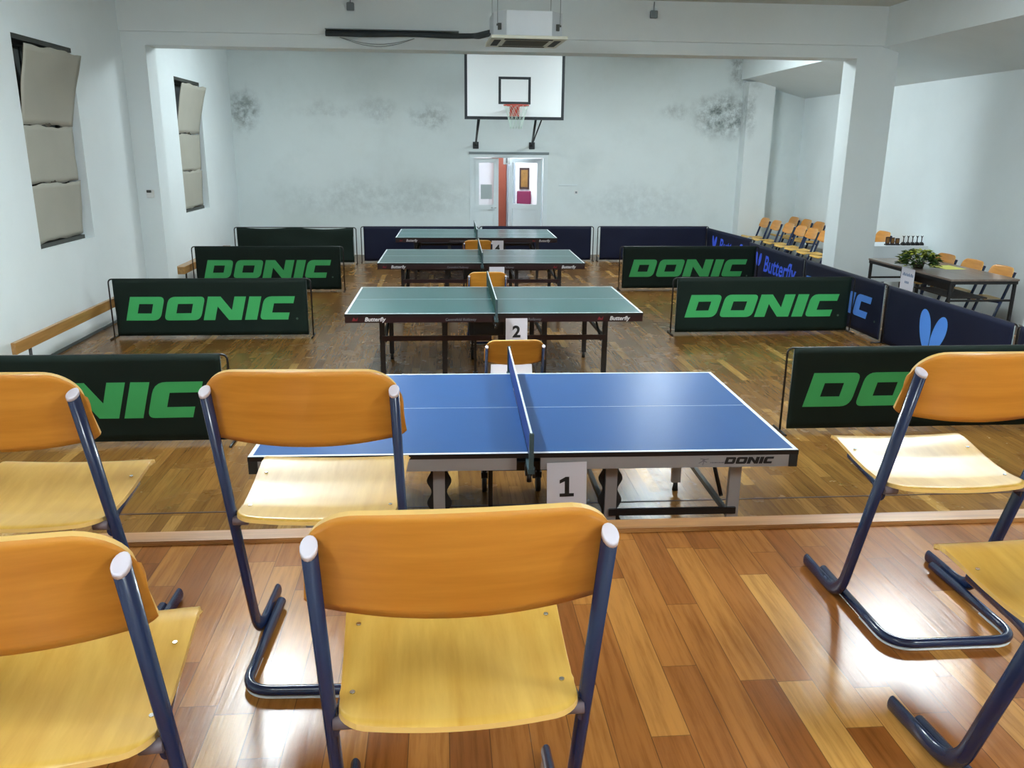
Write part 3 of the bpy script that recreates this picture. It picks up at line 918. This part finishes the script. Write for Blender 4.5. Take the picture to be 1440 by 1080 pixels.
# ------------------------------------------------------------------ barriers
def wrinkle(x, z, seed, amp):
    return amp * (math.sin(3.1 * x + 2 * z + seed) * math.sin(5 * z + seed * 1.7) + .5 * math.sin(7.3 * x - 6 * z + seed * 2.3))
def make_barrier(x, y, rz, label, color, logo, group, seed=0, amp=.006, flip=False):
    t = thing('court_barrier', label, 'barrier', (x, y, 0), rz, group)
    L = 1.165
    cloth = M['greencloth'] if color == 'green' else M['navycloth']
    bm = bmesh.new()
    tube(bm, fillet([(-L, 0, .012), (-L, 0, .703), (L, 0, .703), (L, 0, .012)], .05, 6), .009, None, 8, Vector((0, 1, 0)))
    obj('frame', bm, M['black'], t)
    for sd in (-1, 1):
        bm = bmesh.new(); tube(bm, [(sd * L, -.13, .009), (sd * L, .13, .009)], .009, None, 8)
        obj('foot', bm, M['black'], t)
        bm = bmesh.new(); tube(bm, [(sd * (L - .055), -.004, .03), (sd * (L - .055), -.004, .69)], .006, None, 8)
        obj('upright', bm, M['tray'], t)
    def fn(u, v):
        px_ = (-L + .05) + (2 * L - .1) * u; z = .028 + .682 * v
        sag = 0
        if amp > .01: sag = -.03 * math.sin(math.pi * ((u * 2) % 1.0)) * v ** 3 * (1 if u < .52 else 1.3)
        return (px_, -.014 + wrinkle(px_, z, seed, amp) * math.sin(math.pi * min(1, v * 1.0)), z + sag)
    bn = obj('banner', sheet(fn, 48, 12, .004, 0), cloth, t)
    off = -.026 - amp * .6
    def fit(me):
        for vtx in me.vertices:
            v = (vtx.co.z - .028) / .682
            vtx.co.y += -.014 + wrinkle(vtx.co.x, vtx.co.z, seed, amp) * math.sin(math.pi * min(1, max(0, v))) - .0045
        return me
    def place(me, dx, dz):
        me.transform(Matrix.Translation((dx, 0, dz)))
        bm2 = bmesh.new(); bm2.from_mesh(me)
        bmesh.ops.triangulate(bm2, faces=bm2.faces[:])
        for _ in range(3):
            ed = [e for e in bm2.edges if e.calc_length() > .12]
            if ed: bmesh.ops.subdivide_edges(bm2, edges=ed, cuts=1)
            bmesh.ops.triangulate(bm2, faces=bm2.faces[:])
        bm2.to_mesh(me); bm2.free()
        return fit(me)
    if logo == 'donic':
        ink = M['greenink'] if color == 'green' else M['blueink']
        obj('lettering', place(poly_mesh(donic_loops(.282, .99)), -.015 if color == 'green' else -.13, .355), ink, bn)
        me = poly_mesh([[(.014 * math.cos(k * math.pi / 6), .014 * math.sin(k * math.pi / 6)) for k in range(12)]])
        obj('registered_mark', place(me, .985, .225), plain('dim_green_print', s2l((60, 84, 70)), .6) if 'dim_green_print' not in bpy.data.materials else bpy.data.materials['dim_green_print'], bn)
    elif logo == 'wings':
        loops = []
        for cx, cz, rx, rz_, ang in ((-.27, .36, .105, .225, .30), (-.02, .35, .105, .225, -.46)):
            e = []
            for k in range(36):
                th = 2 * math.pi * k / 36
                ex = rx * math.cos(th) * (1 - .18 * math.sin(th) * -1); ez = rz_ * math.sin(th)
                e.append((cx + ex * math.cos(ang) - ez * math.sin(ang), cz + ex * math.sin(ang) + ez * math.cos(ang)))
            loops.append(e)
        obj('emblem', place(poly_mesh(loops), 0, 0), M['blueink'], bn)
    elif logo == 'butterfly':
        loops = []
        for cx, ang in ((-.055, .3), (.065, -.45)):
            e = []
            for k in range(24):
                th = 2 * math.pi * k / 24
                ex = .05 * math.cos(th); ez = .12 * math.sin(th)
                e.append((-.66 + cx + ex * math.cos(ang) - ez * math.sin(ang), .48 + ex * math.sin(ang) + ez * math.cos(ang)))
            loops.append(e)
        obj('emblem', place(poly_mesh(loops), 0, 0), M['royalink'], bn)
        me = text_mesh('Butterfly', .36, .006, .22)
        obj('lettering', place(me, .22, .43), M['royalink'], bn)
    return t
GG = 'dark green court barriers'
make_barrier(-2.80, 6.245, 0.0, 'dark green barrier with DONIC lettering nearest on the left, behind the left chairs', 'green', 'donic', 'green lettered barriers left', 1)
make_barrier(-2.745, 10.03, 0.0, 'dark green barrier with DONIC lettering second on the left, beside the wall bench', 'green', 'donic', 'green lettered barriers left', 2)
make_barrier(-2.74, 13.39, 0.0, 'dark green barrier with DONIC lettering third and farthest lettered one on the left', 'green', 'donic', 'green lettered barriers left', 3)
make_barrier(-2.86, 16.68, 0.0, 'plain wrinkled dark green barrier at the far left before the back wall', 'green', None, GG, 4, .02)
make_barrier(3.90, 6.265, 0.0, 'dark green barrier with DONIC lettering nearest on the right, behind the right chair', 'green', 'donic', 'green lettered barriers right', 5)
make_barrier(3.985, 10.0, 0.01, 'dark green barrier with DONIC lettering second on the right beside the blue side barriers', 'green', 'donic', 'green lettered barriers right', 6)
make_barrier(4.03, 13.41, 0.015, 'dark green barrier with DONIC lettering third and farthest on the right', 'green', 'donic', 'green lettered barriers right', 7)
NB = 'plain navy barriers along the back'
make_barrier(-0.455, 16.9, 0.01, 'plain navy barrier left of the far table before the door', 'navy', None, NB, 8, .010)
make_barrier(1.905, 17.0, 0.01, 'plain navy barrier behind the right half of the far table', 'navy', None, NB, 9, .008)
make_barrier(4.33, 17.05, 0.01, 'plain navy barrier at the far right corner of the courts', 'navy', None, NB, 10, .008)
NS = 'navy barriers along the right side'
HP = -math.pi / 2
make_barrier(5.42, 15.6, HP + .05, 'navy side barrier with bright blue lettering in front of the waiting yellow chairs, farthest', 'navy', 'butterfly', NS, 11)
make_barrier(5.27, 12.91, HP, 'navy side barrier with wing emblem and bright blue lettering, beyond the second right green barrier', 'navy', 'butterfly', NS, 12)
make_barrier(5.25, 10.56, HP, 'navy side barrier with light blue DONIC letters partly behind a green barrier', 'navy', 'donic', NS, 13)
make_barrier(5.24, 8.215, HP + .0, 'navy side barrier with a large light blue two wing emblem before the brown table', 'navy', 'wings', NS, 14)
make_barrier(5.22, 5.87, HP + .0, 'plain navy side barrier nearest, cut off by the right border', 'navy', None, NS, 15)

# ------------------------------------------------------------------ benches on the left
def make_bench(y0, y1, label, xa, xb):
    t = thing('wall_bench', label, 'bench', (0, y0, 0))
    L = y1 - y0
    obj('seat_board', boxbm(xa, xb, 0, L, .328, .44, bevel=.005), M['benchwood'], t)
    for yy in (.30, L - .30):
        xm = (xa + xb) / 2
        bm = bmesh.new(); tube(bm, [(xm, yy, .329), (xm - .02, yy + .03, 0)], .014, .02, 8)
        obj('leg', bm, M['black'], t)
        obj('foot', boxbm(xm - .10, xm + .08, yy + .015, yy + .045, 0, .02), M['black'], t)
make_bench(7.85, 11.6, 'narrow wooden beam bench along the left wall nearest the stage, beside the second green barrier', -4.0, -3.955)
make_bench(13.0, 15.9, 'low wooden bench along the left wall beyond the left pillar', -4.06, -3.925)

# ------------------------------------------------------------------ basketball hoop
t = thing('basketball_hoop', 'white basketball backboard with black border and red rim above the door', 'basketball hoop', (1.34, 16.0, 2.73))
W2 = .915
obj('backboard', boxbm(-W2, W2, 0, .03, 0, 1.2), M['boardwhite'], t)
bm = bmesh.new()
for (x0, x1, z0, z1) in ((-W2, W2, 0, .055), (-W2, W2, 1.15, 1.2), (-W2, -W2 + .05, .055, 1.15), (W2 - .05, W2, .055, 1.15),
                         (-.295, .295, .27, .315), (-.295, .295, .70, .745), (-.295, -.25, .315, .70), (.25, .295, .315, .70)):
    bx(bm, x0, x1, -.002, 0, z0, z1)
obj('board_markings', bm, M['boardblack'], t)
bm = bmesh.new(); tube(bm, [(.225 * math.cos(k * math.pi / 12), -.375 + .225 * math.sin(k * math.pi / 12), .235) for k in range(24)], .010, None, 8, Vector((0, 0, 1)), closed=True)
rim = obj('rim', bm, M['rimred'], t)
bm = bmesh.new(); bx(bm, -.09, .09, -.012, -.003, .06, .25); bx(bm, -.06, .06, -.16, -.012, .215, .235)
tube(bm, [(-.06, -.012, .1), (-.04, -.16, .22)], .008); tube(bm, [(.06, -.012, .1), (.04, -.16, .22)], .008)
obj('rim_bracket', bm, M['rimred'], t)
bm = bmesh.new()
nl = 12
for s in (-1, 1):
    for k in range(nl):
        pts = []
        for q in range(7):
            f = q / 6; r = .22 - .12 * f ** .8; th = 2 * math.pi * (k / nl + s * f * .17)
            pts.append((r * math.cos(th), -.375 + r * math.sin(th), .232 - .40 * f))
        tube(bm, pts, .0032, None, 5, Vector((0, 0, 1)))
obj('basket_net', bm, M['netcord'], rim)
for xs, xw in ((-.66, -.63), (.40, .55)):
    bm = bmesh.new(); tube(bm, [(xs, .04, .01), (xw, 2.07, -.44)], .022, None, 8)
    if xs > 0: tube(bm, [(xs + .11, .04, .01), (xw, 2.07, -.44)], .014, None, 8)
    else: tube(bm, [(xs + .02, .04, .01), (xw, 2.07, -.44)], .014, None, 8)
    bx(bm, xw - .06, xw + .06, 2.085, 2.1, -.52, -.38)
    obj('lower_brace', bm, M['boardblack'], t)
    bm = bmesh.new(); tube(bm, [(xs, .03, .9), (xs, 2.075, .9)], .022, None, 8); tube(bm, [(xs, .04, .12), (xs, 2.08, .85)], .012, None, 8)
    obj('upper_arm', bm, M['boardblack'], t)

# ------------------------------------------------------------------ air conditioner and its pipes
t = thing('ceiling_cassette', 'silver square air conditioning cassette hanging on rods before the crossbeam', 'air conditioner', (1.0, 10.55, 3.42), .03)
def octo(h, c): return [(-h + c, -h), (h - c, -h), (h, -h + c), (h, h - c), (h - c, h), (-h + c, h), (-h, h - c), (-h, -h + c)]
def octprism(h, c, z0, z1):
    bm = bmesh.new()
    A = [bm.verts.new((x, y, z0)) for x, y in octo(h, c)]; B = [bm.verts.new((x, y, z1)) for x, y in octo(h, c)]
    bm.faces.new(A); bm.faces.new(B)
    for i in range(8): bm.faces.new((A[i], A[(i + 1) % 8], B[(i + 1) % 8], B[i]))
    return bm
body = obj('body', octprism(.40, .14, .035, .30), M['galv'], t)
for sx, sy in ((-1, -1), (1, -1), (1, 1), (-1, 1)):
    bm = bmesh.new(); bx(bm, sx * .335 - .02, sx * .335 + .02, sy * .335 - .02, sy * .335 + .02, .10, .17); bx(bm, sx * .36 - .012, sx * .36 + .012, sy * .36 - .012, sy * .36 + .012, .14, .16)
    obj('bracket', bm, M['darkframe'], t)
    bm = bmesh.new(); tube(bm, [(sx * .36, sy * .36, .15), (sx * .36, sy * .36, CZ - 3.42)], .004, None, 6)
    obj('hanging_rod', bm, M['tray'], t)
pan = obj('panel', boxbm(-.44, .44, -.44, .44, 0, .035, bevel=.008), M['cream'], t)
bm = bmesh.new(); bx(bm, -.25, .25, -.25, .25, -.004, 0)
for k in range(12): bx(bm, -.24, .24, -.24 + .04 * k, -.225 + .04 * k, -.008, -.004)
obj('intake_grille', bm, M['grille'], pan)
for (x0, x1, y0, y1) in ((-.28, .28, -.39, -.31), (-.28, .28, .31, .39), (-.39, -.31, -.28, .28), (.31, .39, -.28, .28)):
    bm = bmesh.new(); bx(bm, x0, x1, y0, y1, -.003, .0)
    obj('outlet_slot', bm, M['slot'], pan)
t = thing('pipe_run', 'dark insulated pipe bundle in a tray along the crossbeam, left of the cassette', 'pipe', (0, 0, 0))
bm = bmesh.new(); bx(bm, -1.53, .25, 12.19, 12.215, 3.66, 3.735); bx(bm, -1.53, .25, 12.08, 12.19, 3.725, 3.735)
obj('tray', bm, M['tray'], t)
bm = bmesh.new()
tube(bm, fillet([(-1.53, 12.135, 3.675), (-.9, 12.135, 3.672), (-.4, 12.13, 3.69), (.1, 12.13, 3.672), (.45, 11.8, 3.64), (.615, 10.75, 3.56)], .15), .034, None, 10, Vector((0, 0, 1)))
tube(bm, fillet([(-1.53, 12.15, 3.70), (-.5, 12.15, 3.705), (.15, 12.12, 3.695), (.5, 11.8, 3.62), (.615, 10.6, 3.52)], .15), .02, None, 8, Vector((0, 0, 1)))
obj('insulated_pipe', bm, M['insul'], t)
bm = bmesh.new()
for d in (0, .03):
    tube(bm, [(-1.35 + 1.0 * q / 10, 12.20, 3.64 - (.11 - d) * math.sin(math.pi * q / 10)) for q in range(11)], .004, None, 6, Vector((0, 0, 1)))
obj('slack_cable', bm, M['tray'], t)
for (x, lab) in ((-1.19, 'small grey box high on the crossbeam left of the cassette'), (2.93, 'small grey box high on the crossbeam right of the cassette')):
    t = thing('junction_box', lab, 'box', (x, 12.2, 4.03 if x < 0 else 4.02), 0, 'small boxes on the crossbeam')
    obj('case', boxbm(-.05, .05, -.05, .014, -.06, .04, bevel=.012), M['tray'], t)
    bm = bmesh.new(); tube(bm, [(0, -.015, .04), (0, -.015, .15)], .006, None, 6)
    obj('cable', bm, M['tray'], t)
t = thing('wall_socket', 'small white socket box with dark top on the left pillar', 'socket', (-4.06, 12.27, 1.57))
obj('plate', boxbm(-.05, .05, -.03, 0, -.06, .05, bevel=.008), M['white_plastic'], t)
obj('plug', boxbm(-.04, .02, -.05, -.03, .01, .045, bevel=.004), M['darkframe'], t)
t = thing('light_switch', 'small white switch on the back wall right of the door', 'switch', (2.86, YB, 1.33))
obj('plate', boxbm(-.04, .04, -.012, 0, -.04, .04, bevel=.004), M['white_plastic'], t)
obj('rocker', boxbm(-.02, .02, -.018, -.012, -.02, .02, bevel=.003), M['tray'], t)
t = tag(obj('cable_trunking', boxbm(-.2, .2, -.012, 0, -.014, .014, bevel=.003), M['doorwhite']), 'short white trunking strip on the back wall right of the door', 'trunking')
t.location = (2.68, YB, 1.48)

# ------------------------------------------------------------------ brown table and what lies on it
t = thing('long_table', 'long grey brown table on black steel legs behind the navy side barrier', 'table', (6.53, 10.52, 0))
obj('tabletop', boxbm(-.435, .435, -1.015, 1.015, .725, .75, bevel=.004), M['tabletopbrown'], t)
bm = bmesh.new()
bx(bm, -.43, -.40, -1.0, 1.0, .685, .725); bx(bm, .40, .43, -1.0, 1.0, .685, .725); bx(bm, -.40, .40, -1.0, -.97, .685, .725); bx(bm, -.40, .40, .97, 1.0, .685, .725)
obj('frame', bm, M['black'], t)
for sx, sy in ((-.41, -.97), (-.41, 0.0), (-.41, .97), (.41, -.97), (.41, .97)):
        obj('leg', boxbm(sx - .016, sx + .016, sy - .016, sy + .016, 0, .69), M['black'], t)
for sy in (-.97, .97): obj('cross_rail', boxbm(-.39, .39, sy - .012, sy + .012, .47, .495), M['black'], t)
obj('shelf', boxbm(-.35, .1, -.95, -.1, .50, .515), M['shelfdark'], t)
obj('modesty_panel', boxbm(-.36, -.345, -.95, .25, .59, .685), M['shelfdark'], t)
# plant
t = thing('potted_plant', 'bushy green and yellow pot plant on the brown table', 'plant', (6.24, 10.50, .75))
bm = bmesh.new(); cyl(bm, (0, 0, .04), .06, .08, 'z', 16, .08)
obj('pot', bm, M['pot'], t)
bm = bmesh.new()
rnd = random.Random(3)
for k in range(420):
    th = rnd.uniform(0, 2 * math.pi); ph = rnd.uniform(-.45, 1.45); r = .2 * rnd.uniform(.55, 1.0)
    c = Vector((r * 1.2 * math.cos(th) * math.cos(ph), r * 1.2 * math.sin(th) * math.cos(ph), .085 + r * .8 * math.sin(ph)))
    if c.x > -.13: c.z = max(c.z, .02)
    d = Vector((math.cos(th), math.sin(th), rnd.uniform(-.4, .5) if c.z > .08 else rnd.uniform(0, .3))).normalized(); s = d.cross(Vector((rnd.uniform(-.3, .3), rnd.uniform(-.3, .3), 1))).normalized()
    n_ = s.cross(d)
    l, wd = rnd.uniform(.055, .10), rnd.uniform(.016, .028)
    vs = [bm.verts.new(p) for p in (c, c + d * l * .45 + s * wd + n_ * .008, c + d * l - n_ * .012, c + d * l * .45 - s * wd + n_ * .008)]
    f = bm.faces.new(vs); f.material_index = 1 if (ph > .75 and rnd.random() < .6) or rnd.random() < .15 else 0
obj('foliage', bm, [M['leaf'], M['leaf2']], t)
bm = bmesh.new()
for k in range(14):
    th = rnd.uniform(0, 2 * math.pi); tube(bm, [(0, 0, .07), (.08 * math.cos(th), .08 * math.sin(th), .16)], .004, None, 5)
obj('stem', bm, M['leaf'], t)
t = tag(obj('yellow_sheet', boxbm(-.14, .14, -.19, .19, 0, .003), M['yellowpaper']), 'pale yellow paper sheet lying on the brown table', 'paper')
t.location = (6.68, 10.55, .7505)
t = thing('table_notice', 'white paper notice with faint blue print hung on the front of the brown table', 'notice', (6.082, 10.44, .735), HP)
obj('paper', boxbm(-.16, .16, -.002, 0, -.27, .02), M['paper'], t)
bm = bmesh.new(); xx = -.12
for q in range(9):
    wq = .014 + .006 * ((q * 5) % 3); bx(bm, xx, xx + wq, -.003, -.002, -.085, -.055 + .012 * ((q * 3) % 2)); xx += wq + .009
for q in range(4): bx(bm, -.05 + .026 * q, -.032 + .026 * q, -.003, -.002, -.18, -.15)
obj('faint_print', bm, plain('faint_blue_print', s2l((120, 136, 170)), .7), t)
# white clothed table with trophies
t = thing('clothed_table', 'table under a white cloth behind the right pillar', 'table', (7.12, 12.92, 0))
def cl(u, v):
    return None
bm = boxbm(-.5, .5, -.3, .3, .785, .80, bevel=.004)
obj('cloth_top', bm, M['cloth'], t)
bm = bmesh.new()
ring = []
per = [(-.5, -.3), (.5, -.3), (.5, .3), (-.5, .3)]
pts = []
for i in range(4):
    a, b = Vector(per[i]), Vector(per[(i + 1) % 4])
    for k in range(20): pts.append(a + (b - a) * k / 20)
rows = []
for q in range(6):
    row = []
    for k, p in enumerate(pts):
        f = 1 + .022 * q / 5 * (1 + math.sin(k * 1.3)); row.append(bm.verts.new((p.x * f, p.y * f, .79 - .55 * q / 5)))
    rows.append(row)
n = len(pts)
for q in range(5):
    for k in range(n):
        f = bm.faces.new((rows[q][k], rows[q][(k + 1) % n], rows[q + 1][(k + 1) % n], rows[q + 1][k])); f.smooth = True
obj('cloth_drape', bm, M['cloth'], t)
for sx in (-.44, .44):
    for sy in (-.25, .25): obj('leg', boxbm(sx - .018, sx + .018, sy - .018, sy + .018, 0, .785), M['black'], t)
od = ['first from the left', 'second from the left', 'middle one', 'fourth from the left', 'rightmost']
for k in range(5):
    t = thing('trophy', 'small dark trophy figure with raised arms on the white cloth, %s' % od[k], 'trophy', (7.27 + .075 * k, 12.74 - .0 * k, .80), 0, 'trophies on the white clothed table')
    bm = bmesh.new(); bx(bm, -.028, .028, -.03, .03, 0, .035); bx(bm, -.02, .02, -.02, .02, .035, .05)
    obj('base', bm, M['black'], t)
    bm = bmesh.new(); tube(bm, [(0, 0, .05), (0, 0, .12)], .008, None, 8); tube(bm, [(0, 0, .115), (-.02, 0, .15)], .005, None, 6); tube(bm, [(0, 0, .115), (.02, 0, .15)], .005, None, 6)
    bmesh.ops.create_icosphere(bm, subdivisions=1, radius=.011, matrix=Matrix.Translation((0, 0, .135)))
    obj('figure', bm, M['shelfdark'], t)
for k, (x, h_, lab) in enumerate(((7.02, .13, 'left'), (7.10, .12, 'middle'), (7.18, .11, 'right'))):
    t = thing('award_plaque', 'small brown and gold plaque on the white cloth, %s of three' % lab, 'plaque', (x, 12.76, .80), 0, 'plaques on the white clothed table')
    obj('board', boxbm(-.034, .034, -.008, .008, .02, h_, bevel=.004), M['darkbrown'], t)
    obj('plate', boxbm(-.022, .022, -.011, -.008, .035, h_ - .015), M['gold'], t)
    obj('base', boxbm(-.036, .036, -.03, .03, 0, .02), M['black'], t)
